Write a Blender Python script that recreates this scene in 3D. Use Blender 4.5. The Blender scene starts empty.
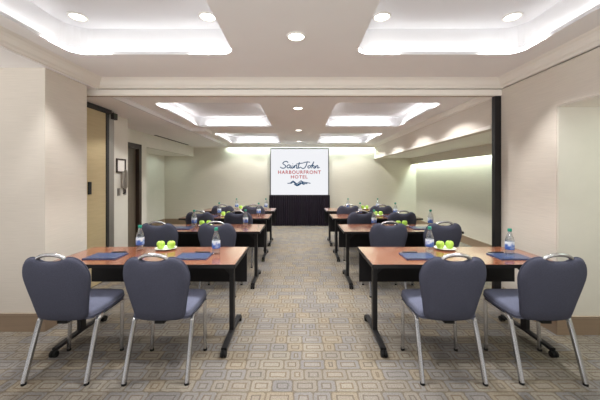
import bpy, bmesh, math, random
from mathutils import Vector, Matrix
random.seed(7)
C = bpy.context.scene.collection
scene = bpy.context.scene
PI = math.pi

# ------------------------------------------------------------------ materials
def lin(c):
    return tuple(((v/255)/12.92 if v/255 <= .04045 else ((v/255+.055)/1.055)**2.4) for v in c) + (1,)

class NT:
    def __init__(s, mat):
        s.t = mat.node_tree; s.n = s.t.nodes; s.l = s.t.links
    def node(s, kind, **kw):
        nd = s.n.new(kind)
        for k, v in kw.items(): setattr(nd, k, v)
        return nd
    def put(s, sock, v):
        if isinstance(v, bpy.types.NodeSocket): s.l.new(v, sock)
        else: sock.default_value = v
    def m(s, op, a, b=None, c=None):
        nd = s.node('ShaderNodeMath', operation=op)
        s.put(nd.inputs[0], a)
        if b is not None: s.put(nd.inputs[1], b)
        if c is not None: s.put(nd.inputs[2], c)
        return nd.outputs[0]
    def mix(s, f, a, b):
        nd = s.node('ShaderNodeMix', data_type='RGBA')
        s.put(nd.inputs['Factor'], f); s.put(nd.inputs[6], a); s.put(nd.inputs[7], b)
        return nd.outputs[2]
    def xyz(s, x, y, z=0.0):
        nd = s.node('ShaderNodeCombineXYZ')
        for i, v in enumerate((x, y, z)): s.put(nd.inputs[i], v)
        return nd.outputs[0]
    def rnd(s, x, y, z=0.0):
        nd = s.node('ShaderNodeTexWhiteNoise', noise_dimensions='3D')
        s.l.new(s.xyz(x, y, z), nd.inputs['Vector'])
        return nd.outputs['Value']

def base(name, col, rough=.6, metal=0, spec=.5):
    m = bpy.data.materials.new(name); m.use_nodes = True
    b = m.node_tree.nodes['Principled BSDF']
    b.inputs['Base Color'].default_value = lin(col)
    b.inputs['Roughness'].default_value = rough
    b.inputs['Metallic'].default_value = metal
    b.inputs['Specular IOR Level'].default_value = spec
    return m, b

def mat(name, col, rough=.6, metal=0, spec=.5, var=.06, scale=(40, 40, 40), bump=0, coord='Object'):
    """plain surface with faint procedural variation"""
    m, b = base(name, col, rough, metal, spec)
    t = NT(m)
    tc = t.node('ShaderNodeTexCoord'); mp = t.node('ShaderNodeMapping')
    t.l.new(tc.outputs[coord], mp.inputs['Vector']); mp.inputs['Scale'].default_value = scale
    nz = t.node('ShaderNodeTexNoise'); nz.inputs['Scale'].default_value = 1; nz.inputs['Detail'].default_value = 3
    t.l.new(mp.outputs[0], nz.inputs['Vector'])
    lo = tuple(max(0, v*(1-var*2.2)) for v in lin(col)[:3]) + (1,)
    hi = tuple(min(1, v*(1+var*2.2)) for v in lin(col)[:3]) + (1,)
    t.l.new(t.mix(nz.outputs['Fac'], lo, hi), b.inputs['Base Color'])
    if bump:
        bp = t.node('ShaderNodeBump'); bp.inputs['Strength'].default_value = bump; bp.inputs['Distance'].default_value = .002
        t.l.new(nz.outputs['Fac'], bp.inputs['Height']); t.l.new(bp.outputs[0], b.inputs['Normal'])
    return m

def emis(name, col, strength):
    m = bpy.data.materials.new(name); m.use_nodes = True
    t = m.node_tree; t.nodes.clear()
    e = t.nodes.new('ShaderNodeEmission'); o = t.nodes.new('ShaderNodeOutputMaterial')
    e.inputs[0].default_value = lin(col); e.inputs[1].default_value = strength
    t.links.new(e.outputs[0], o.inputs[0]); return m

def carpet_mat():
    m, b = base('patterned_carpet', (160, 150, 135), .95, 0, .1)
    t = NT(m)
    tc = t.node('ShaderNodeTexCoord'); sp = t.node('ShaderNodeSeparateXYZ')
    t.l.new(tc.outputs['Object'], sp.inputs[0])
    W, H = .148, .118
    wob = t.node('ShaderNodeTexNoise'); wob.inputs['Scale'].default_value = 22; wob.inputs['Detail'].default_value = 1
    t.l.new(tc.outputs['Object'], wob.inputs['Vector'])
    wb = t.m('MULTIPLY', t.m('SUBTRACT', wob.outputs['Fac'], .5), .012)
    X = t.m('ADD', sp.outputs[0], wb); Y = t.m('ADD', sp.outputs[1], wb)
    v = t.m('DIVIDE', Y, H); row = t.m('FLOOR', v)
    u = t.m('ADD', t.m('DIVIDE', X, W), t.m('MULTIPLY', t.rnd(row, 3.0, 1.0), 7.0))
    c = t.m('FLOOR', u)
    J = .5
    jc = t.m('MULTIPLY', t.rnd(c, row, 5.0), J)
    inleft = t.m('LESS_THAN', u, t.m('ADD', c, jc))
    cc = t.m('SUBTRACT', c, inleft); c1 = t.m('ADD', cc, 1.0)
    L = t.m('ADD', cc, t.m('MULTIPLY', t.rnd(cc, row, 5.0), J))
    R = t.m('ADD', c1, t.m('MULTIPLY', t.rnd(c1, row, 5.0), J))
    a = t.m('ABSOLUTE', t.m('MULTIPLY', t.m('SUBTRACT', u, t.m('MULTIPLY', t.m('ADD', L, R), .5)), W))
    hx = t.m('MULTIPLY', t.m('SUBTRACT', R, L), W/2)
    bb = t.m('ABSOLUTE', t.m('MULTIPLY', t.m('SUBTRACT', t.m('FRACT', v), .5), H))
    r = .022
    dx = t.m('MAXIMUM', t.m('ADD', t.m('SUBTRACT', a, hx), r), 0.0)
    dy = t.m('MAXIMUM', t.m('SUBTRACT', bb, H/2 - r), 0.0)
    rad = t.m('SQRT', t.m('ADD', t.m('MULTIPLY', dx, dx), t.m('MULTIPLY', dy, dy)))
    ins = t.m('MINIMUM', t.m('SUBTRACT', hx, a), t.m('SUBTRACT', H/2, bb))
    d = t.m('MINIMUM', t.m('SUBTRACT', r, rad), ins)           # depth inside the rounded cell
    def ramp(x, lo, hi):
        nd = t.node('ShaderNodeMapRange', interpolation_type='SMOOTHSTEP')
        t.put(nd.inputs[0], x); nd.inputs[1].default_value = lo; nd.inputs[2].default_value = hi
        return nd.outputs[0]
    sep = t.m('SUBTRACT', 1.0, ramp(d, .003, .0075))
    ring = t.m('MULTIPLY', ramp(ins, .027, .031), t.m('SUBTRACT', 1.0, ramp(ins, .036, .040)))
    core = ramp(ins, .038, .042)
    q = t.rnd(cc, row, 9.0); q2 = t.rnd(cc, row, 13.0)
    cr = t.node('ShaderNodeValToRGB'); cr.color_ramp.interpolation = 'CONSTANT'
    cols = [(156, 149, 138), (142, 141, 142), (163, 150, 128), (150, 143, 133), (134, 134, 138), (163, 156, 142)]
    els = cr.color_ramp.elements
    els[0].position = 0; els[0].color = lin(cols[0]); els[1].position = 1/6; els[1].color = lin(cols[1])
    for i in range(2, 6):
        e = els.new(i/6); e.color = lin(cols[i])
    t.l.new(q, cr.inputs[0])
    fill = t.mix(.4, cr.outputs[0], lin((150, 144, 134)))
    inner = t.mix(q2, lin((178, 170, 155)), lin((148, 143, 139)))
    line = t.mix(q2, lin((126, 109, 90)), lin((108, 101, 96)))
    col = t.mix(t.m('MULTIPLY', core, .35), fill, inner)
    col = t.mix(t.m('MULTIPLY', ring, .8), col, line)
    col = t.mix(t.m('MULTIPLY', sep, .7), col, lin((116, 103, 88)))
    nz = t.node('ShaderNodeTexNoise'); nz.inputs['Scale'].default_value = 130; nz.inputs['Detail'].default_value = 3
    t.l.new(tc.outputs['Object'], nz.inputs['Vector'])
    dark = t.node('ShaderNodeMix', data_type='RGBA', blend_type='MULTIPLY'); dark.inputs['Factor'].default_value = 1
    t.l.new(col, dark.inputs[6])
    t.l.new(t.mix(nz.outputs['Fac'], (.27, .265, .26, 1), (1.20, 1.19, 1.18, 1)), dark.inputs[7])
    t.l.new(dark.outputs[2], b.inputs['Base Color'])
    bp = t.node('ShaderNodeBump'); bp.inputs['Strength'].default_value = .4; bp.inputs['Distance'].default_value = .003
    t.l.new(nz.outputs['Fac'], bp.inputs['Height']); t.l.new(bp.outputs[0], b.inputs['Normal'])
    return m

def wood_mat():
    m, b = base('cherry_laminate', (140, 82, 60), .2, 0, .8)
    t = NT(m)
    tc = t.node('ShaderNodeTexCoord'); mp = t.node('ShaderNodeMapping')
    mp.inputs['Scale'].default_value = (2.2, 26, 8)
    t.l.new(tc.outputs['Object'], mp.inputs['Vector'])
    nz = t.node('ShaderNodeTexNoise'); nz.inputs['Scale'].default_value = 1.6; nz.inputs['Detail'].default_value = 5; nz.inputs['Distortion'].default_value = .8
    t.l.new(mp.outputs[0], nz.inputs['Vector'])
    b.inputs['Coat Weight'].default_value = .6; b.inputs['Coat Roughness'].default_value = .15; b.inputs['Coat IOR'].default_value = 1.6
    t.l.new(t.mix(nz.outputs['Fac'], lin((112, 64, 44)), lin((160, 100, 72))), b.inputs['Base Color'])
    return m

def clear_mat(name, tint, gloss=.2):
    m = bpy.data.materials.new(name); m.use_nodes = True
    t = NT(m); t.n.clear()
    tr = t.node('ShaderNodeBsdfTransparent'); tr.inputs[0].default_value = tint
    gl = t.node('ShaderNodeBsdfGlossy'); gl.inputs['Roughness'].default_value = .08
    lw = t.node('ShaderNodeLayerWeight'); lw.inputs['Blend'].default_value = .35
    mx = t.node('ShaderNodeMixShader'); o = t.node('ShaderNodeOutputMaterial')
    t.l.new(t.m('ADD', t.m('MULTIPLY', lw.outputs['Facing'], .5), gloss), mx.inputs[0])
    t.l.new(tr.outputs[0], mx.inputs[1]); t.l.new(gl.outputs[0], mx.inputs[2]); t.l.new(mx.outputs[0], o.inputs[0])
    return m

def label_mat():
    m, b = base('bottle_label_print', (40, 90, 180), .4)
    t = NT(m)
    tc = t.node('ShaderNodeTexCoord'); sp = t.node('ShaderNodeSeparateXYZ'); t.l.new(tc.outputs['Object'], sp.inputs[0])
    nz = t.node('ShaderNodeTexNoise'); nz.inputs['Scale'].default_value = 30; nz.inputs['Detail'].default_value = 1
    t.l.new(tc.outputs['Object'], nz.inputs['Vector'])
    cr = t.node('ShaderNodeValToRGB'); e = cr.color_ramp.elements
    e[0].position = .26; e[0].color = lin((36, 70, 158)); e[1].position = .58; e[1].color = lin((228, 236, 245))
    x = e.new(.40); x.color = lin((84, 126, 200))
    h = t.m('ADD', t.m('MULTIPLY', t.m('SUBTRACT', sp.outputs[2], .045), 4.2), t.m('MULTIPLY', nz.outputs['Fac'], .55))
    t.l.new(h, cr.inputs[0]); t.l.new(cr.outputs[0], b.inputs['Base Color'])
    return m

def apple_mat():
    m, b = base('green_apple_skin', (150, 200, 60), .3)
    t = NT(m)
    tc = t.node('ShaderNodeTexCoord')
    nz = t.node('ShaderNodeTexNoise'); nz.inputs['Scale'].default_value = 35; nz.inputs['Detail'].default_value = 2
    t.l.new(tc.outputs['Object'], nz.inputs['Vector'])
    t.l.new(t.mix(nz.outputs['Fac'], lin((140, 196, 46)), lin((196, 224, 110))), b.inputs['Base Color'])
    return m

M = dict(
    wall=mat('woven_beige_wallcovering', (212, 204, 193), .8, 0, .25, .05, (5, 5, 190), .25),
    wallpale=mat('pale_cream_wall_paint', (218, 214, 203), .75, 0, .3, .02, (6, 6, 6)),
    wallfar=mat('woven_olive_beige_wallcovering', (212, 206, 192), .8, 0, .25, .04, (4, 4, 150), .2),
    tan=mat('tan_panel_laminate', (190, 172, 134), .6, 0, .3, .05, (4, 4, 60)),
    ceil=mat('warm_white_ceiling_paint', (241, 239, 238), .9, 0, .1, .012, (3, 3, 3)),
    trim=mat('white_crown_paint', (238, 234, 226), .7, 0, .2, .01, (3, 3, 3)),
    tray=mat('bright_white_tray_paint', (226, 226, 228), .9, 0, .1, .01, (3, 3, 3)),
    basebd=mat('brown_vinyl_baseboard', (146, 126, 106), .6, 0, .3, .05, (3, 3, 80)),
    baseline=mat('pale_baseboard_cap', (196, 188, 172), .6, 0, .3, .02),
    carpet=carpet_mat(), wood=wood_mat(),
    black=mat('black_powder_coat', (22, 21, 23), .5, 0, .4, .08),
    edge=mat('black_rubber_edge', (26, 24, 25), .45, 0, .4, .08),
    panel=mat('black_modesty_panel', (18, 17, 20), .6, 0, .3, .08),
    greymetal=mat('grey_aluminium_post', (150, 145, 138), .45, .5, .5, .03),
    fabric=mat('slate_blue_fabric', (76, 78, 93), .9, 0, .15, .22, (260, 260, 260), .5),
    fabric_lit=mat('slate_blue_fabric_toplit', (106, 110, 130), .85, 0, .2, .2, (240, 240, 240), .5),  # same chair fabric, lightened in colour for the overhead light on the seat
    chrome=mat('brushed_steel', (192, 192, 194), .25, .95, .5, .03, (30, 30, 200)),
    rubber=mat('black_rubber', (20, 20, 20), .7, 0, .3, .05),
    clear=clear_mat('clear_plastic', (.90, .94, .97, 1)),
    label=label_mat(),
    cap=mat('teal_green_cap', (28, 140, 116), .4, 0, .5, .04, (200, 200, 20)),
    china=mat('white_china', (238, 236, 230), .2, 0, .5, .01),
    apple=apple_mat(), stem=mat('apple_stem_brown', (88, 66, 36), .8),
    folder=mat('navy_leatherette', (58, 74, 112), .25, 0, .5, .1, (120, 120, 120), .2),
    pen=mat('black_pen_plastic', (18, 18, 20), .3),
    door=mat('grey_brown_stained_wood', (104, 94, 80), .5, 0, .4, .12, (30, 30, 3)),
    doorframe=mat('dark_brown_stained_wood', (52, 38, 30), .5, 0, .4, .12, (30, 30, 3)),
    drape=mat('black_drape_fabric', (34, 29, 38), .85, 0, .15, .12, (90, 90, 10)),
    screenframe=mat('grey_screen_border', (96, 96, 96), .5, .2),
    screen=emis('lit_screen_white', (240, 241, 245), .83),
    navy=emis('projected_navy_lettering', (34, 74, 108), .8),
    red=emis('projected_red_lettering', (188, 76, 78), .8),
    lens=emis('lit_lamp_lens', (255, 250, 240), 6.0),
    ring=mat('white_lamp_ring', (235, 232, 226), .5, 0, .4, .01),
    picmat=mat('white_printed_card', (236, 232, 226), .7, 0, .2, .05, (60, 60, 160)),
    phone=mat('grey_beige_phone_plastic', (150, 142, 132), .5, 0, .4, .02),
    vent=mat('dark_slot_metal', (38, 36, 34), .6),
)

# ------------------------------------------------------------------ mesh helpers
def link(name, bm, m, parent=None, smooth=False, angle=None):
    me = bpy.data.meshes.new(name)
    bmesh.ops.recalc_face_normals(bm, faces=bm.faces)
    bm.to_mesh(me); bm.free()
    ms = m if isinstance(m, (list, tuple)) else [m]
    for x in ms: me.materials.append(x)
    o = bpy.data.objects.new(name, me); C.objects.link(o)
    if parent: o.parent = parent
    if smooth:
        for p in me.polygons: p.use_smooth = True
        if angle: me.set_sharp_from_angle(angle=math.radians(angle))
    return o

def add_box(bm, x0, x1, y0, y1, z0, z1, bev=0, mi=0):
    r = bmesh.ops.create_cube(bm, size=1)
    vs = r['verts']
    for v in vs:
        v.co = Vector(((x0+x1)/2 + v.co.x*(x1-x0), (y0+y1)/2 + v.co.y*(y1-y0), (z0+z1)/2 + v.co.z*(z1-z0)))
    fs = set(f for v in vs for f in v.link_faces)
    if bev:
        es = list(set(e for v in vs for e in v.link_edges))
        rr = bmesh.ops.bevel(bm, geom=es, offset=bev, segments=2, profile=.6, affect='EDGES')
        fs = set(f for f in rr['faces']) | set(f for f in fs if f.is_valid)
    for f in fs:
        if f.is_valid: f.material_index = mi

def box(name, m, x0, x1, y0, y1, z0, z1, bev=0, parent=None):
    bm = bmesh.new(); add_box(bm, x0, x1, y0, y1, z0, z1, bev)
    return link(name, bm, m, parent)

def tube(bm, pts, r, seg=10, flat=None, cap=True):
    """sweep a circle (or a rounded rectangle flat=(w,h)) along points"""
    pts = [Vector(p) for p in pts]; n = len(pts); rings = []
    prev = None
    for i, p in enumerate(pts):
        t = (pts[min(i+1, n-1)] - pts[max(i-1, 0)]).normalized()
        ref = prev if prev is not None else (Vector((1, 0, 0)) if abs(t.x) < .9 else Vector((0, 1, 0)))
        a = (ref - t*ref.dot(t)).normalized(); b = t.cross(a); prev = a
        ring = []
        if flat:
            w, h = flat[0]/2, flat[1]/2; k = min(w, h)*.45
            prof = [(w-k, h), (-w+k, h), (-w, h-k), (-w, -h+k), (-w+k, -h), (w-k, -h), (w, -h+k), (w, h-k)]
        else:
            rr = r[i] if isinstance(r, (list, tuple)) else r
            prof = [(rr*math.cos(2*PI*k/seg), rr*math.sin(2*PI*k/seg)) for k in range(seg)]
        for (u, v) in prof: ring.append(bm.verts.new(p + a*u + b*v))
        rings.append(ring)
    for i in range(n-1):
        A, B = rings[i], rings[i+1]; k = len(A)
        for j in range(k): bm.faces.new((A[j], A[(j+1) % k], B[(j+1) % k], B[j]))
    if cap:
        bm.faces.new(rings[0]); bm.faces.new(rings[-1])

def lathe(bm, prof, seg=20, c=(0, 0, 0)):
    rings = []
    for (r, z) in prof:
        if r < 1e-5: rings.append([bm.verts.new((c[0], c[1], c[2]+z))])
        else: rings.append([bm.verts.new((c[0]+r*math.cos(2*PI*k/seg), c[1]+r*math.sin(2*PI*k/seg), c[2]+z)) for k in range(seg)])
    for A, B in zip(rings, rings[1:]):
        if len(A) == 1 and len(B) == 1: continue
        for j in range(seg):
            j2 = (j+1) % seg
            if len(A) == 1: bm.faces.new((A[0], B[j2], B[j]))
            elif len(B) == 1: bm.faces.new((A[j], A[j2], B[0]))
            else: bm.faces.new((A[j], A[j2], B[j2], B[j]))

def catmull(ctrl, n=6, closed=False):
    P = [Vector(p) for p in ctrl]; N = len(P); out = []
    rng = range(N) if closed else range(N-1)
    for i in rng:
        if closed: p0, p1, p2, p3 = P[i-1], P[i], P[(i+1) % N], P[(i+2) % N]
        else: p0, p1, p2, p3 = P[max(i-1, 0)], P[i], P[i+1], P[min(i+2, N-1)]
        for k in range(n):
            t = k/n
            out.append(.5*((2*p1) + (p2-p0)*t + (2*p0-5*p1+4*p2-p3)*t*t + (3*p1-p0-3*p2+p3)*t**3))
    if not closed: out.append(P[-1])
    return out

# ------------------------------------------------------------------ object helpers
def tag(o, label, cat, group=None):
    o['label'] = label; o['category'] = cat
    if group: o['group'] = group
    return o
def thing(name, label, cat, loc=(0, 0, 0), rotz=0, group=None):
    o = bpy.data.objects.new(name, None); C.objects.link(o)
    o.empty_display_size = .1
    o.location = loc; o.rotation_euler = (0, 0, rotz)
    return tag(o, label, cat, group)
def dup(root, loc, rotz, label):
    def rec(o, parent):
        c = o.copy(); C.objects.link(c); c.parent = parent
        for ch in list(kids[o.name]): rec(ch, c)
        return c
    kids = {}
    def index(o):
        kids[o.name] = list(o.children)
        for ch in o.children: index(ch)
    index(root)
    r = rec(root, None)
    r.location = loc; r.rotation_euler = (0, 0, rotz); r['label'] = label
    return r
def struct(o):
    o['kind'] = 'structure'; return o
def sbox(name, m, *a, **k): return struct(box(name, M[m], *a, **k))

# ------------------------------------------------------------------ the room shell
# camera stands at the origin looking along +Y; the front room runs to y=3.5, the far room to y=9.3
ZF, ZS, ZC, ZB = 2.56, 2.46, 2.45, 2.39      # front ceiling, front soffit, far ceiling, far soffit
sbox('floor', 'carpet', -5, 5, -1.3, 9.5, -.1, 0)

def rounded_rect(x0, x1, y0, y1, r, n=6):
    out = []
    for (cx, cy, a0) in ((x1-r, y1-r, 0), (x0+r, y1-r, 90), (x0+r, y0+r, 180), (x1-r, y0+r, 270)):
        for k in range(n+1):
            a = math.radians(a0 + 90*k/n); out.append((cx + r*math.cos(a), cy + r*math.sin(a)))
    return out

def ceiling(name, x0, x1, y0, y1, z, holes, m='ceil'):
    bm = bmesh.new(); es = []
    for loop in [[(x0, y0), (x1, y0), (x1, y1), (x0, y1)]] + holes:
        vs = [bm.verts.new((p[0], p[1], z)) for p in loop]
        for i in range(len(vs)): es.append(bm.edges.new((vs[i], vs[(i+1) % len(vs)])))
    bmesh.ops.triangle_fill(bm, use_beauty=True, use_dissolve=False, edges=es)
    return struct(link(name, bm, M[m]))

def tray(x0, x1, y0, y1, z, r=.13, ledge=.07, deep=.27):
    lo = rounded_rect(x0, x1, y0, y1, r); hi = rounded_rect(x0-ledge, x1+ledge, y0-ledge, y1+ledge, r+ledge)
    bm = bmesh.new()
    loops = [[bm.verts.new((p[0], p[1], zz)) for p in L] for L, zz in ((lo, z), (lo, z+.03), (hi, z+.03), (hi, z+deep))]
    n = len(lo)
    for A, B in zip(loops, loops[1:]):
        for j in range(n): bm.faces.new((A[j], A[(j+1) % n], B[(j+1) % n], B[j]))
    bm.faces.new(loops[-1])
    struct(link('ceiling_tray', bm, M['tray']))
    return lo

FT = [(-2.07, -.60, .95, 2.745), (.51, 1.99, .95, 2.745)]
RT = [(-2.0, -.55, 4.07, 5.98), (.49, 1.94, 4.07, 5.98), (-1.98, -.55, 6.85, 8.85), (.49, 1.9, 6.85, 8.85)]
ceiling('ceiling', -2.24, 2.24, -1.3, 3.4, ZF, [tray(*t, ZF) for t in FT])
ceiling('ceiling', -2.26, 2.31, 3.52, 9.35, ZC, [tray(*t, ZC, .10, .06, .2) for t in RT])

# crown round the front ceiling: stepped profile swept along left, header and right
prof = [(.00, .00), (.012, -.008), (.032, -.016), (.055, -.034), (.078, -.062), (.098, -.074), (.110, -.088), (.13, -.093), (.13, -.10)]
bm = bmesh.new(); rows = []
for (o, dz) in prof:
    rows.append([bm.verts.new(p) for p in ((-2.22-o, -1.3, ZF+dz), (-2.22-o, 3.36+o, ZF+dz), (2.22+o, 3.36+o, ZF+dz), (2.22+o, -1.3, ZF+dz))])
for A, B in zip(rows, rows[1:]):
    for j in range(3): bm.faces.new((A[j], A[j+1], B[j+1], B[j]))
struct(link('trim_crown', bm, M['trim']))
sbox('ceiling_header', 'trim', -3.0, 2.36, 3.49, 3.56, ZB, 2.70)
sbox('trim_track', 'basebd', -2.75, 2.30, 3.52, 3.535, ZB-.005, ZB)
sbox('ceiling_soffit', 'ceil', -5, -2.349, -1.3, 3.49, ZS, ZS+.1)

# left front: pier whose flank faces the aisle
sbox('wall_left', 'wall', -5, -2.38, 2.8, 3.35, 0, ZS)
def baseboard(name, x0, x1, y0, y1, axis):
    bm = bmesh.new()
    add_box(bm, x0, x1, y0, y1, 0, .155, .002)
    if axis == 'y-': add_box(bm, x0, x1, y0-.004, y1, .155, .172, .002, 1)
    elif axis == 'x+': add_box(bm, x0, x1+.004, y0, y1, .155, .172, .002, 1)
    else: add_box(bm, x0-.004, x1, y0, y1, .155, .172, .002, 1)
    return struct(link(name, bm, [M['basebd'], M['baseline']]))
baseboard('baseboard_left', -5, -2.368, 2.788, 2.80, 'y-')
baseboard('baseboard_left', -2.38, -2.368, 2.80, 3.35, 'x+')
# right front: side wall, then a niche towards the camera
sbox('wall_right', 'wall', 2.35, 3.7, 2.75, 3.6, 0, 2.6)
sbox('wall_right', 'wall', 2.35, 3.7, -1.3, 2.75, 2.09, 2.6)
sbox('ceiling_niche', 'trim', 2.36, 3.7, -1.3, 2.75, 2.08, 2.09)
sbox('wall_niche', 'wallpale', 3.6, 3.7, -1.3, 2.75, 0, 2.09)
sbox('wall_niche', 'wallpale', 2.36, 3.6, 2.74, 2.75, 0, 2.08)
baseboard('baseboard_right', 2.338, 3.6, 2.728, 2.74, 'y-')
baseboard('baseboard_right', 2.338, 2.35, 2.74, 3.46, 'x-')
sbox('trim_jamb', 'black', 2.275, 2.348, 3.50, 3.56, 0, ZB-.002, bev=.003)

# far room
sbox('wall_back', 'wallfar', -4.4, 3.8, 9.3, 9.4, 0, 2.7)
sbox('wall_right_far', 'wallfar', 3.6, 3.7, 3.6, 9.3, 0, 2.1)
sbox('ceiling_bulkhead', 'wall', 2.30, 2.40, 3.6, 9.3, 2.02, 2.60)
sbox('trim_bulkhead', 'trim', 2.285, 2.30, 3.6, 9.3, 2.02, 2.065, bev=.003)
sbox('ceiling_recess', 'trim', 2.40, 3.6, 3.6, 9.3, 2.045, 2.1)
sbox('trim_valance', 'wallfar', 3.42, 3.445, 3.6, 9.3, 1.845, 2.045)
baseboard('baseboard_right', 3.588, 3.6, 3.6, 9.3, 'x-')
baseboard('baseboard_back', -4.2, 3.588, 9.288, 9.3, 'y-')
bm = bmesh.new(); rows = []
for (x, z) in ((2.215, ZC), (2.215, ZC-.012), (2.235, ZC-.02), (2.262, ZC-.05), (2.278, ZC-.055), (2.278, ZC-.07), (2.30, ZC-.07)):
    rows.append([bm.verts.new((x, 3.56, z)), bm.verts.new((x, 9.3, z))])
for A, B in zip(rows, rows[1:]): bm.faces.new((A[0], A[1], B[1], B[0]))
struct(link('trim_crown', bm, M['trim']))
# left soffit with its white step, and the short beam between the two trays
sbox('ceiling_soffit', 'ceil', -3.32, -2.262, 3.56, 9.3, ZB, 2.55)
sbox('trim_step', 'tray', -2.262, -2.225, 3.56, 9.3, ZB, ZC)
sbox('ceiling_beam', 'ceil', -2.225, -1.93, 6.12, 6.55, ZB, ZC)
sbox('trim_cornice', 'trim', -4.3, 3.6, 9.14, 9.165, ZB-.03, ZC+.02)

# left far wall: folding panel, post, phone wall, door, alcove
sbox('wall_left_pocket', 'wallpale', -2.86, -2.74, 3.35, 4.2, 0, 2.5)
d2 = sbox('door_2', 'tan', -2.74, -2.70, 3.40, 4.17, .01, 2.33, bev=.004)
bm = bmesh.new(); add_box(bm, -2.70, -2.688, 3.815, 3.872, 1.22, 1.38, .003)
link('handle', bm, M['black'], d2)
sbox('trim_track', 'vent', -2.74, -2.66, 3.40, 4.24, 2.33, 2.385)
sbox('trim_post', 'greymetal', -2.80, -2.70, 4.24, 4.36, 0, ZB, bev=.004)
sbox('trim_post', 'vent', -2.79, -2.695, 4.18, 4.24, 0, ZB, bev=.004)
sbox('trim_bracket', 'vent', -2.70, -2.655, 4.28, 4.37, 2.27, 2.36, bev=.004)
sbox('wall_left_phone', 'wallpale', -2.9, -2.80, 4.2, 4.88, 0, ZB)
sbox('wall_left_return', 'wallpale', -3.4, -2.9, 4.78, 4.88, 0, ZB)
DY0, DY1, DZ = 5.42, 6.16, 2.05
sbox('wall_left_door', 'wallpale', -3.42, -3.30, 4.88, DY0, 0, ZB)
sbox('wall_left_door', 'wallpale', -3.42, -3.30, DY1, 6.45, 0, ZB)
sbox('wall_left_door', 'wallpale', -3.42, -3.30, DY0, DY1, DZ, ZB)
door = box('door_1', M['door'], -3.40, -3.36, DY0+.03, DY1-.03, .005, DZ-.03); struct(door)
for (z0, z1) in ((.2, .95), (1.1, 1.9)):
    bm = bmesh.new(); add_box(bm, -3.36, -3.35, DY0+.14, DY1-.14, z0, z1, .008); link('raised_panel', bm, M['door'], door)
bm = bmesh.new(); tube(bm, [(-3.36, DY0+.09, 1.0), (-3.31, DY0+.09, 1.0), (-3.305, DY0+.2, 1.0)], .011); link('handle', bm, M['chrome'], door, True)
bm = bmesh.new()
add_box(bm, -3.41, -3.285, DY0-.07, DY0+.03, 0, DZ+.07, .004)
add_box(bm, -3.41, -3.285, DY1-.03, DY1+.07, 0, DZ+.07, .004)
add_box(bm, -3.41, -3.285, DY0-.07, DY1+.07, DZ-.03, DZ+.07, .004)
struct(link('trim_door', bm, M['doorframe']))
sbox('wall_left_alcove', 'wallpale', -4.3, -3.42, 6.35, 6.45, 0, 2.2)
sbox('wall_left_alcove', 'wallpale', -4.3, -4.2, 6.45, 9.3, 0, 2.2)
sbox('ceiling_bulkhead', 'wallpale', -3.40, -3.30, 6.45, 9.3, 2.10, 2.55)
sbox('ceiling_alcove', 'trim', -4.3, -3.40, 6.45, 9.3, 2.11, 2.2)
baseboard('baseboard_left', -4.2, -4.188, 6.45, 9.288, 'x+')

# ------------------------------------------------------------------ lamps
def spot(loc, w, col, size=150, blend=.6, r=.05, rot=(0, 0, 0)):
    l = bpy.data.lights.new('downlight_bulb', 'SPOT'); l.energy = w; l.color = col
    l.spot_size = math.radians(size); l.spot_blend = blend; l.shadow_soft_size = r
    o = bpy.data.objects.new('downlight_bulb', l); C.objects.link(o); o.location = loc; o.rotation_euler = rot
    return o
def area(loc, sx, sy, w, col, rot):
    l = bpy.data.lights.new('strip_or_fill_light', 'AREA'); l.shape = 'RECTANGLE'; l.size = sx; l.size_y = sy
    l.energy = w; l.color = col
    o = bpy.data.objects.new('strip_or_fill_light', l); C.objects.link(o); o.location = loc; o.rotation_euler = rot
    return o
def downlight(x, y, z, label, group, r=.078):
    t = thing('recessed_downlight', label, 'ceiling light', (x, y, z), 0, group)
    bm = bmesh.new(); lathe(bm, [(r*.80, -.001), (r*.82, -.009), (r*.92, -.012), (r, -.006), (r, 0)], 28)
    link('trim_ring', bm, M['ring'], t, True)
    bm = bmesh.new(); lathe(bm, [(0, -.006), (r*.8, -.004), (r*.81, -.001)], 28)
    link('lens', bm, M['lens'], t, True)
    return t
WARM, NEUT, GREEN = (1, .97, .92), (1, .99, .98), (.80, 1, .92)
P_CENTRE, P_FRONT, P_FAR = 46, 70, 34
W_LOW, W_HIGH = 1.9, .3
for y, z, lab in ((2.39, ZF, 'round recessed downlight in the centre of the near ceiling between the big trays'),
                  (4.37, ZC, 'nearest round downlight on the centre line of the far room ceiling'),
                  (6.38, ZC, 'middle round downlight on the centre line of the far room ceiling'),
                  (8.3, ZC, 'round downlight on the centre line just before the projection screen')):
    downlight(-.03, y, z, lab, 'downlights along the centre of the ceiling')
    spot((-.03, y, z-.03), P_CENTRE, WARM, 140, .7, .06)
spot((-.03, .4, ZF-.03), P_CENTRE*.6, WARM, 140, .7, .06)
names = {(-1, 2): 'round downlight in the near left ceiling tray, on its outer wall side', (-.5, 2): 'round downlight in the near left ceiling tray, on its aisle side',
         (.5, 2): 'round downlight in the near right ceiling tray, on its aisle side', (1, 2): 'round downlight in the near right ceiling tray, on its outer wall side'}
for k, (x, kk) in enumerate(((-1.925, (-1, 2)), (-.80, (-.5, 2)), (.71, (.5, 2)), (1.84, (1, 2)))):
    downlight(x, 2.60, ZF+.27, names[kk], 'downlights in the near ceiling trays')
    spot((x, 2.60, ZF+.23), P_FRONT, NEUT, 98, .3, .035)
    spot((x, 1.15, ZF+.23), P_FRONT*.5, NEUT, 98, .3, .035)
for (x0, x1, y0, y1) in RT:
    for x in (x0+.2, x1-.2):
        for y in (y0+.25, y1-.32):
            spot((x, y, ZC+.14), P_FAR, NEUT, 122, .3, .035)
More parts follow.
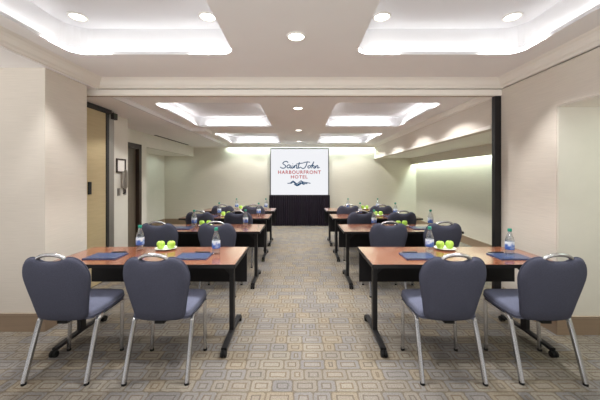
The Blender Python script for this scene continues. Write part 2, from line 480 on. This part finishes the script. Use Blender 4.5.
# long lamps tucked above the valance, the cornice, the niche and the alcove
area((3.52, 6.45, 2.0), .06, 5.6, 44, GREEN, (0, math.radians(-6), 0))
area((.1, 9.235, 2.40), 6.4, .06, 42, GREEN, (math.radians(3), 0, 0))
area((3.0, 1.6, 2.06),   .7, 1.6, 7, (.86, 1, .88), (0, 0, 0))
area((-3.75, 7.9, 2.08), .5, 2.2, 4, GREEN, (0, 0, 0))
# weak unseen fill strips added on the ledges to brighten the trays
def cove(x0, x1, y0, y1, z, w, led):
    e = led*.35
    area(((x0+x1)/2, y1+e, z+.045), x1-x0-.3, .03, w, (1, .99, .97), (math.radians(125), 0, 0))
    area(((x0+x1)/2, y0-e, z+.045), x1-x0-.3, .03, w, (1, .99, .97), (math.radians(-125), 0, 0))
    area((x0-e, (y0+y1)/2, z+.045), .03, y1-y0-.3, w, (1, .99, .97), (0, math.radians(125), 0))
    area((x1+e, (y0+y1)/2, z+.045), .03, y1-y0-.3, w, (1, .99, .97), (0, math.radians(-125), 0))
for t in FT: cove(*t, ZF, .8, .07)
for t in RT: cove(*t, ZC, 1.6, .06)

# ------------------------------------------------------------------ projection screen with its skirt
SX0, SX1, SZ0, SZ1, SY = -.872, .842, .925, 2.30, 9.0
ps = thing('projection_screen', 'white projection screen with hotel logo above a pleated black skirt', 'projection screen', (-.015, SY, 0))
def loc(p): return (p[0]+.015, p[1]-SY, p[2])
bm = bmesh.new(); add_box(bm, SX0+.015, SX1+.015, 0, .012, SZ0, SZ1); link('screen_surface', bm, M['screen'], ps)
bm = bmesh.new()
a, b_ = SX0+.015, SX1+.015
for q in ((a-.035, a, SZ0-.04, SZ1+.035), (b_, b_+.035, SZ0-.04, SZ1+.035), (a, b_, SZ1, SZ1+.035), (a, b_, SZ0-.04, SZ0)):
    add_box(bm, q[0], q[1], -.012, .02, q[2], q[3], .002)
link('frame', bm, M['screenframe'], ps)
for sx in (a-.02, b_+.02):
    bm = bmesh.new(); add_box(bm, sx-.015, sx+.015, .02, .05, 0, SZ0+.2, .003); add_box(bm, sx-.02, sx+.02, -.06, .16, 0, .03, .004)
    link('leg', bm, M['screenframe'], ps)
bm = bmesh.new(); n = 190; top = []; bot = []; mid = []
for i in range(n+1):
    x = a-.05 + (b_-a+.1)*i/n
    y = -.028 + .016*math.sin(i*.92) + .006*math.sin(i*.31)
    top.append(bm.verts.new((x, y*.7-.012, SZ0-.01))); mid.append(bm.verts.new((x, y-.02, SZ0*.5))); bot.append(bm.verts.new((x, y*1.5-.02, .008)))
for i in range(n):
    bm.faces.new((top[i], top[i+1], mid[i+1], mid[i])); bm.faces.new((mid[i], mid[i+1], bot[i+1], bot[i]))
link('skirt', bm, M['drape'], ps, True)
# logo, laid out in the plane of the screen: hand-drawn script, two lines of capitals, a wave
def S(px, py):      # logo sheet units -> screen metres
    return ((px-300)*.0045+.015-.006, -.006, 1.43 + (253.5-py)*.0045 - .0)
strokes = [
 [(222,152),(213,143),(196,146),(187,157),(198,166),(207,176),(197,187),(180,187),(170,180)],
 [(236,170),(226,166),(216,174),(216,184),(226,186),(236,176),(238,170),(236,184),(244,187),(250,170),(247,182),(252,188),(258,182),(264,170),(262,188),(266,176),(274,168),(280,172),(278,186),(288,186),(298,148),(290,180),(294,188),(306,180)],
 [(276,161),(298,157),(326,153)], [(252,160),(254,158)],
 [(326,151),(350,146),(368,149)], [(350,146),(342,170),(332,186),(318,190),(309,183)],
 [(364,170),(354,177),(357,187),(368,184),(371,174),(364,170)],
 [(371,176),(384,164),(393,144),(384,170),(378,189),(384,176),(392,170),(396,176),(392,186),(400,187),(406,172),(403,189),(408,178),(416,170),(421,176),(418,187),(432,183)]]
bm = bmesh.new()
for s in strokes:
    pts = catmull([Vector(S(*p)) for p in s], 5)
    tube(bm, pts, .0135, 6)
link('script_lettering', bm, M['navy'], ps)
def text(body, px, py, width, height, name):
    cu = bpy.data.curves.new('lettering', 'FONT'); cu.body = body; cu.align_x = 'CENTER'; cu.extrude = .002; cu.space_character = 1.18; cu.offset = .022
    o = bpy.data.objects.new('lettering_source', cu); C.objects.link(o)
    bpy.context.view_layer.update()
    me = bpy.data.meshes.new_from_object(o.evaluated_get(bpy.context.evaluated_depsgraph_get()))
    bpy.data.objects.remove(o); bpy.data.curves.remove(cu)
    xs = [v.co.x for v in me.vertices]; ys = [v.co.y for v in me.vertices]
    w, h = max(xs)-min(xs), max(ys)-min(ys); cx, cy = (max(xs)+min(xs))/2, min(ys)
    for v in me.vertices:
        x, y, z = v.co
        v.co = Vector(((x-cx)/w*width, -z, (y-cy)/h*height)) + Vector(S(px, py))
    me.name = name; me.materials.clear(); me.materials.append(M['red'])
    t = bpy.data.objects.new(name, me); C.objects.link(t); t.parent = ps
text('HARBOURFRONT', 298, 226, 285*.0045, 23*.0045, 'capital_lettering')
text('HOTEL', 296.5, 257, 112*.0045, 22*.0045, 'capital_lettering')
bm = bmesh.new()
for s in ([(218,289),(236,287),(254,274),(266,281),(280,291),(298,280),(308,272),(322,280),(340,283),(356,286),(371,289)],
          [(238,291),(256,281),(268,289),(282,299),(300,289),(312,280),(326,289),(350,291)],
          [(262,294),(282,305),(300,297),(312,289),(322,295),(332,296)]):
    tube(bm, catmull([Vector(S(*p)) for p in s], 5), .014, 6)
link('wave_mark', bm, M['navy'], ps)

# ------------------------------------------------------------------ chairs
OUT = [(0,.858),(.05,.861),(.09,.878),(.122,.889),(.160,.879),(.196,.848),(.219,.797),(.227,.738),(.214,.655),(.197,.575),(.184,.505),(.172,.452),(.15,.425),(.10,.417),(0,.415)]
def back_outline():
    right = [Vector((x, z)) for x, z in OUT]
    left = [Vector((-x, z)) for x, z in OUT[1:-1]][::-1]
    return catmull(right + left, 4, True)
def back_y(x, z, k):        # the back leans away from the table and curves round the sitter
    return .05 - (z-.415)*.238 + .02*(z-.415)**2 + k*x*x
def make_chair():
    t = thing('banquet_chair', '', 'chair', (0, 0, 0), 0, 'slate blue banquet chairs facing the screen')
    # seat: rounded cushion, wider at the front
    bm = bmesh.new()
    seat = catmull([Vector(p) for p in [(0,0.503),(.12,0.501),(.195,0.483),(.222,0.428),(.224,0.318),(.215,0.208),(.205,0.118),(.17,0.083),(0,0.078),(-.17,0.083),(-.205,0.118),(-.215,0.208),(-.224,0.318),(-.222,0.428),(-.195,0.483),(-.12,0.501)]], 4, True)
    cx, cy = 0, .29
    def zt(y): return (y-.08)*.045 - max(0, y-.43)**2*3
    rings = []
    for (s, z) in ((.0, .408), (.93, .408), (.985, .414), (1.0, .43), (1.0, .452), (.985, .466), (.94, .474), (.8, .480), (.5, .483)):
        if s == 0: rings.append(None); continue
        rings.append([bm.verts.new((cx+(p.x-cx)*s, cy+(p.y-cy)*s, z + zt(cy+(p.y-cy)*s)*(1 if z > .42 else .6))) for p in seat])
    rings = rings[1:]
    for A, B in zip(rings, rings[1:]):
        for j in range(len(A)): bm.faces.new((A[j], A[(j+1) % len(A)], B[(j+1) % len(A)], B[j]))
    bm.faces.new(rings[0]); bm.faces.new(rings[-1])
    st = link('seat', bm, M['fabric_lit'], t, True)
    bm = bmesh.new()
    tube(bm, [(p.x*1.001, cy+(p.y-cy)*1.001, .431+zt(p.y)*.8) for p in seat]+[(seat[0].x, cy+(seat[0].y-cy)*1.001, .431+zt(seat[0].y)*.8)], .005, 6)
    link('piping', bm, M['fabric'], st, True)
    # backrest
    o = back_outline(); c = Vector((0, .66)); n = len(o)
    bm = bmesh.new(); rings = []
    for (s, dy) in ((.35, -.020), (.7, -.018), (.90, -.013), (.965, -.004), (.99, .006), (1.0, .018), (.99, .030), (.96, .040), (.88, .047), (.65, .052), (.35, .054)):
        rings.append([bm.verts.new((c.x+(p.x-c.x)*s, back_y((p.x)*s, c.y+(p.y-c.y)*s, .55)+dy, c.y+(p.y-c.y)*s)) for p in o])
    for A, B in zip(rings, rings[1:]):
        for j in range(n): bm.faces.new((A[j], A[(j+1) % n], B[(j+1) % n], B[j]))
    bm.faces.new(rings[0]); bm.faces.new(rings[-1])
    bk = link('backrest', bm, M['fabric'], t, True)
    bm = bmesh.new()
    tube(bm, [(p.x*1.0, back_y(p.x, p.y, .55)+.018, p.y) for p in o]+[(o[0].x, back_y(o[0].x, o[0].y, .55)+.018, o[0].y)], .0055, 6)
    link('piping', bm, M['fabric'], bk, True)
    # handle in the dip of the crown
    bm = bmesh.new()
    pts = catmull([Vector(p) for p in [(-.10,.02,.868),(-.084,.02,.888),(-.05,.02,.904),(0,.02,.910),(.05,.02,.904),(.084,.02,.888),(.10,.02,.868)]], 5)
    tube(bm, [(p.x, back_y(p.x, p.z, .55)+.016, p.z) for p in pts], .013, 10)
    link('hand_hold', bm, M['chrome'], t, True)
    # legs
    for s in (-1, 1):
        bm = bmesh.new()
        pts = catmull([Vector(p) for p in [(s*.216, 0, .012), (s*.214, .055, .18), (s*.211, .118, .365), (s*.208, .140, .398), (s*.207, .18, .408)]], 5)
        tube(bm, pts, .012, flat=(.028, .034)); lg = link('leg', bm, M['chrome'], t, True, 40)
        bm = bmesh.new(); lathe(bm, [(0, 0), (.017, 0), (.017, .014), (.013, .022), (0, .022)], 12, (s*.216, .001, 0)); link('glide', bm, M['rubber'], lg)
        bm = bmesh.new()
        tube(bm, [(s*.219, .415, .012), (s*.216, .422, .18), (s*.212, .436, .413)], .012, flat=(.024, .026)); lg = link('leg', bm, M['chrome'], t, True, 40)
        bm = bmesh.new(); lathe(bm, [(0, 0), (.016, 0), (.016, .014), (.012, .022), (0, .022)], 12, (s*.219, .4155, 0)); link('glide', bm, M['rubber'], lg)
    bm = bmesh.new()
    for s in (-1, 1): tube(bm, [(s*.207, .17, .402), (s*.209, .32, .405), (s*.211, .438, .410)], .01, flat=(.02, .022))
    tube(bm, [(-.207, .155, .400), (.207, .155, .400)], .01, flat=(.022, .02))
    tube(bm, [(-.211, .438, .409), (.211, .438, .409)], .01, flat=(.022, .02))
    link('seat_frame', bm, M['chrome'], t, True, 40)
    bm = bmesh.new(); add_box(bm, -.035, .035, .06, .165, .392, .412, .003); link('back_bracket', bm, M['rubber'], t)
    return t
CH = {  # row: (y of rear feet, [(x, turn, label)...])
 0: (2.075, [(-1.695, 0.5, 'slate blue banquet chair at the nearest left table, beside the beige pier'),
             (-1.0, 1, 'slate blue banquet chair at the nearest left table, closer to the aisle'),
             (1.065, -1, 'slate blue banquet chair at the nearest right table, closer to the aisle'),
             (1.755, -1.5, 'slate blue banquet chair at the nearest right table, by the right wall')]),
 1: (3.60, [(-1.70, 0, 'banquet chair at the second left table, on the wall side facing away'),
             (-1.0, 0, 'banquet chair at the second left table, on the aisle side behind a teal capped bottle'),
             (1.065, 0, 'banquet chair at the second right table, on the aisle side'),
             (1.72, 0, 'dark banquet chair at the second right table, on the wall side behind two apples')]),
 2: (4.78, [(-1.60, 0, 'dark banquet chair at the third left table, on the wall side'),
            (-.985, 0, 'dark banquet chair at the third left table, on the aisle side'),
            (.985, 0, 'dark banquet chair at the third right table, on the aisle side'),
            (1.63, 0, 'dark banquet chair at the third right table, on the wall side')]),
 3: (5.87, [(-1.51, 0, 'dark banquet chair at the farthest left table, on the wall side'),
            (-.915, 0, 'dark banquet chair at the farthest left table, on the aisle side near the screen skirt'),
            (.95, 0, 'dark banquet chair at the farthest right table, on the aisle side near the screen skirt'),
            (1.59, 0, 'dark banquet chair at the farthest right table, on the wall side')])}
chair0 = make_chair(); used = False
for r, (y, lst) in CH.items():
    for (x, a, lab) in lst:
        if not used:
            chair0.location = (x, y, 0); chair0.rotation_euler.z = math.radians(a); chair0['label'] = lab; used = True
        else: dup(chair0, (x, y, 0), math.radians(a), lab)

# ------------------------------------------------------------------ tables
TW, TD, TZ = 1.545, .62, .74
def make_table():
    t = thing('training_table', '', 'table', (0, 0, 0), 0, 'cherry training tables in two columns')
    w, d = TW/2, TD/2
    bm = bmesh.new(); add_box(bm, -w+.006, w-.006, -d+.006, d-.006, TZ-.026, TZ, .0015); link('tabletop', bm, M['wood'], t)
    bm = bmesh.new()
    for q in ((-w, w, -d, -d+.006), (-w, w, d-.006, d), (-w, -w+.006, -d+.006, d-.006), (w-.006, w, -d+.006, d-.006)):
        add_box(bm, q[0], q[1], q[2], q[3], TZ-.03, TZ-.001, .0015)
    link('edge_band', bm, M['edge'], t)
    bm = bmesh.new(); add_box(bm, -w+.008, w-.008, d-.06, d-.042, .41, TZ-.026, .003); link('modesty_panel', bm, M['panel'], t)
    bm = bmesh.new(); add_box(bm, -w+.1, w-.1, -.05, .05, TZ-.066, TZ-.026, .004); link('apron_beam', bm, M['black'], t)
    for s in (-1, 1):
        x = s*(w-.095)
        bm = bmesh.new(); add_box(bm, x-.02, x+.02, -.032, .032, .07, TZ-.026, .004)
        add_box(bm, x-.03, x+.03, -.22, .22, TZ-.05, TZ-.026, .003)
        lg = link('leg', bm, M['black'], t)
        bm = bmesh.new()
        tube(bm, [(x, -.295, .056), (x, -.2, .062), (x, 0, .068), (x, .2, .062), (x, .295, .056)], .02, flat=(.046, .026))
        link('foot_bar', bm, M['black'], lg, True, 40)
        for sy in (-1, 1):
            bm = bmesh.new()
            for sx in (-.014, .014):
                r2 = bmesh.ops.create_cone(bm, cap_ends=True, segments=16, radius1=.025, radius2=.025, depth=.018,
                        matrix=Matrix.Translation((x+sx, sy*.305, .025)) @ Matrix.Rotation(PI/2, 4, 'Y'))
            add_box(bm, x-.004, x+.004, sy*.305-.012, sy*.305+.012, .03, .056)
            link('caster', bm, M['rubber'], lg)
        bm = bmesh.new(); tube(bm, [(x-s*.015, 0, .58), (x-s*.11, 0, TZ-.06)], .011, flat=(.03, .01)); link('brace', bm, M['black'], lg)
    return t
ROWS = [2.70, 4.17, 5.44, 6.58]
LX = [-.515, -.515, -.535, -.545]; RX = [.575, .565, .562, .555]
ordn = ['nearest', 'second', 'third', 'farthest']
tb0 = make_table(); first = True
for r in range(4):
    for side, x in (('left', LX[r]-TW/2), ('right', RX[r]+TW/2)):
        extra = {0: 'its cherry wood top nearest', 1: 'just behind the first table', 2: 'between rows of dark chairs', 3: 'closest to the screen'}[r]
        lab = f'{ordn[r]} training table on the {side} of the aisle, {extra}'
        if first: tb0.location = (x, ROWS[r], 0); tb0['label'] = lab; first = False
        else: dup(tb0, (x, ROWS[r], 0), 0, lab)

# ------------------------------------------------------------------ things on the tables
def make_bottle():
    t = thing('water_bottle', '', 'bottle', (0, 0, 0), 0, 'water bottles on the training tables')
    bm = bmesh.new()
    lathe(bm, [(0, .004), (.022, 0), (.030, .004), (.032, .014), (.0305, .03), (.032, .045), (.032, .105), (.031, .125), (.024, .15), (.015, .172), (.0125, .182), (.0125, .195)], 24)
    link('bottle_body', bm, M['clear'], t, True)
    bm = bmesh.new(); lathe(bm, [(.0328, .046), (.0332, .048), (.0332, .108), (.0328, .110)], 24); link('paper_band', bm, M['label'], t, True)
    bm = bmesh.new(); lathe(bm, [(.0145, .188), (.0152, .19), (.0152, .208), (.013, .212), (0, .212)], 20); link('cap', bm, M['cap'], t, True, 40)
    for ch in t.children:
        for v in ch.data.vertices: v.co *= 1.12
    return t
def make_plate():
    t = thing('side_plate', '', 'plate', (0, 0, 0), 0, 'white plates of apples')
    bm = bmesh.new(); lathe(bm, [(0, .004), (.055, .004), (.075, .010), (.098, .017), (.10, .0155), (.078, .006), (.058, 0), (0, 0)], 32)
    link('plate_dish', bm, M['china'], t, True, 50)
    return t
def make_apple():
    t = thing('green_apple', '', 'apple', (0, 0, 0), 0, 'green apples on the plates')
    bm = bmesh.new()
    lathe(bm, [(0, .005), (.008, .002), (.017, 0), (.027, .007), (.034, .022), (.0385, .040), (.0375, .054), (.031, .067), (.022, .073), (.012, .071), (.004, .064), (0, .062)], 24)
    link('apple_flesh', bm, M['apple'], t, True)
    bm = bmesh.new(); tube(bm, [(0, 0, .062), (.001, .001, .075), (.006, .002, .086)], [.0022, .0018, .0024], 6); link('stem', bm, M['stem'], t)
    return t
def make_folder():
    t = thing('writing_pad', '', 'folder', (0, 0, 0), 0, 'navy writing folders on the tables')
    bm = bmesh.new(); add_box(bm, -.14, .14, -.105, .105, 0, .010, .003); link('cover', bm, M['folder'], t)
    bm = bmesh.new(); add_box(bm, -.137, .137, -.10, -.092, .010, .0112); link('spine_stitching', bm, M['pen'], t)
    return t
def make_pen():
    t = thing('pen', '', 'pen', (0, 0, 0), 0, 'black pens above the folders')
    bm = bmesh.new(); tube(bm, [(-.07, 0, .006), (-.064, 0, .006), (.05, 0, .006), (.07, 0, .006)], [.001, .0045, .0055, .0055], 10); link('barrel', bm, M['pen'], t, True)
    bm = bmesh.new(); tube(bm, [(.065, 0, .0125), (.03, 0, .0125)], .0012, 6); add_box(bm, .060, .067, -.001, .001, .01, .0128); link('clip', bm, M['chrome'], t)
    return t
protos = {}
def place(kind, x, y, z, lab, rz=0.0):
    if kind not in protos:
        o = globals()['make_'+kind](); o.location = (x, y, z); o.rotation_euler.z = rz; o['label'] = lab; protos[kind] = o; return o
    return dup(protos[kind], (x, y, z), rz, lab)
tn = {(r, s): f'{ordn[r]} {s} table' for r in range(4) for s in ('left', 'right')}
def Wl(s): return 'wall end' if s == 'w' else 'aisle end'
bottles = [(0,'left','w',-1.535,2.88),(0,'left','a',-.766,2.74),(0,'right','a',1.21,2.80),(0,'right','w',1.88,2.69),
           (1,'left','w',-1.51,4.28),(1,'left','a',-.785,4.32),(1,'right','a',1.056,4.28),(1,'right','w',1.87,4.30),
           (2,'left','w',-1.50,5.57),(2,'left','a',-.757,5.50),(2,'right','a',1.11,5.54),(2,'right','w',1.76,5.54),
           (3,'left','w',-1.41,6.68),(3,'left','a',-.76,6.68),(3,'right','a',1.07,6.68),(3,'right','w',1.73,6.68)]
for (r, s, e, x, y) in bottles:
    place('bottle', x, y, TZ, f'clear water bottle with blue label standing at the {Wl(e)} of the {tn[(r, s)]}', random.uniform(0, 6))
plates = {(0,'left'):(-1.30,2.91),(0,'right'):(1.405,2.91),(1,'left'):(-1.36,4.31),(1,'right'):(1.455,4.30),
          (2,'left'):(-1.35,5.47),(2,'right'):(1.437,5.52),(3,'left'):(-1.26,6.63),(3,'right'):(1.44,6.66)}
for (r, s), (x, y) in plates.items():
    place('plate', x, y, TZ, f'white china plate holding green apples on the {tn[(r, s)]}')
    for dx, w in ((-.048, 'left'), (.048, 'right')):
        place('apple', x+dx, y+(.006 if dx > 0 else -.004), TZ+.0045, f'green apple, the {w} one of the pair on the plate of the {tn[(r, s)]}', random.uniform(0, 6))
pads = [(0,'left','w',-1.70,2.63),(0,'left','a',-.93,2.63),(0,'right','a',1.04,2.63),(0,'right','w',1.83,2.62),
        (1,'left','w',-1.62,4.12),(1,'right','w',1.67,4.12),(2,'right','w',1.66,5.38),(2,'left','w',-1.62,5.38)]
for (r, s, e, x, y) in pads:
    place('folder', x, y, TZ, f'navy writing folder lying flat toward the {Wl(e)} of the {tn[(r, s)]}', 0)
    if r == 0:
        place('pen', x-.03 if s == 'right' else x+.03, y+.14, TZ, f'black pen lying above the folder at the {Wl(e)} of the {tn[(r, s)]}', random.uniform(-.1, .1))

# ------------------------------------------------------------------ small things on the left wall
t = thing('framed_notice', 'small dark framed white notice on the pale wall above the wall phone', 'framed notice', (-2.80, 4.68, 1.62))
bm = bmesh.new()
for q in ((-.12, -.095, -.11, .11), (.095, .12, -.11, .11), (-.095, .095, -.11, -.087), (-.095, .095, .087, .11)): add_box(bm, 0, .018, q[0], q[1], q[2], q[3], .002)
link('frame', bm, M['doorframe'], t)
bm = bmesh.new(); add_box(bm, 0, .008, -.095, .095, -.087, .087); link('notice_card', bm, M['picmat'], t)
t = thing('wall_phone', 'grey wall phone with hanging handset below the framed notice', 'phone', (-2.80, 4.73, 1.40))
bm = bmesh.new(); add_box(bm, 0, .035, -.05, .05, -.12, .12, .008); link('phone_body', bm, M['phone'], t)
bm = bmesh.new()
tube(bm, catmull([Vector(p) for p in [(.05, -.02, .15), (.075, -.02, .12), (.08, -.02, 0), (.075, -.02, -.10), (.05, -.02, -.13)]], 4), .02, flat=(.04, .024)); link('handset', bm, M['phone'], t, True, 40)
bm = bmesh.new(); tube(bm, [(.04+.012*math.cos(k*1.3), -.03+.012*math.sin(k*1.3), -.12-.002*k-.05*math.sin(k/40*PI)) for k in range(41)], .003, 5); link('cord', bm, M['rubber'], t)
for (y, lab, nm, m2) in ((4.63, 'light switch plate on the pale wall below the framed notice, nearer the folding panel', 'light_switch', 'phone'),
                     (4.79, 'small dark jack plate on the pale wall below the phone, nearer the door', 'wall_jack', 'vent')):
    t = thing(nm, lab, 'switch' if nm == 'light_switch' else 'wall outlet', (-2.80, y, 1.215))
    bm = bmesh.new(); add_box(bm, 0, .007, -.036, .036, -.058, .058, .002); link('cover_plate', bm, M['greymetal' if nm == 'light_switch' else 'phone'], t)
    bm = bmesh.new(); add_box(bm, .007, .013, -.018, .018, -.033, .033, .002); link('rocker' if nm == 'light_switch' else 'socket', bm, M[m2], t)
t = thing('linear_air_vent', 'long dark slot air vent in the left soffit above the alcove', 'air vent', (-3.24, 7.7, ZB))
bm = bmesh.new(); add_box(bm, -.03, .03, -1.0, 1.0, -.006, 0, .001); link('slot', bm, M['vent'], t)

# ------------------------------------------------------------------ world, camera, view
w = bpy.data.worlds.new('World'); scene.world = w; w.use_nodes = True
# ambient fill added through the open rear, brighter below the horizon to lift ceilings
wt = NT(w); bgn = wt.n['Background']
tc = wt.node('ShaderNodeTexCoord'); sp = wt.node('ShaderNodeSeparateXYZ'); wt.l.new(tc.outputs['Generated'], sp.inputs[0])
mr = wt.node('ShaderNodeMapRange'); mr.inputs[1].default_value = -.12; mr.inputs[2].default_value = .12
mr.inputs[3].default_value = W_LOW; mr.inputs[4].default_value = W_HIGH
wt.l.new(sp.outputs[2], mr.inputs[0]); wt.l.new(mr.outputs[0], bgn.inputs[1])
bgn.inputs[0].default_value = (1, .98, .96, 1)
cam = bpy.data.cameras.new('camera'); cam.sensor_width = 36; cam.lens = 18; cam.shift_y = -22/600
co = bpy.data.objects.new('camera', cam); C.objects.link(co); co.location = (0, 0, 1.43); co.rotation_euler = (PI/2, 0, 0)
cam.clip_start = .05
scene.camera = co
vs = scene.view_settings
vs.view_transform = 'Standard'; vs.look = 'None'; vs.gamma = 1; vs.use_curve_mapping = False; vs.exposure = 0.3
cy = scene.cycles
cy.use_denoising = True; cy.max_bounces = 10; cy.diffuse_bounces = 6; cy.sample_clamp_indirect = 6
cy.caustics_reflective = False; cy.caustics_refractive = False; cy.transparent_max_bounces = 12
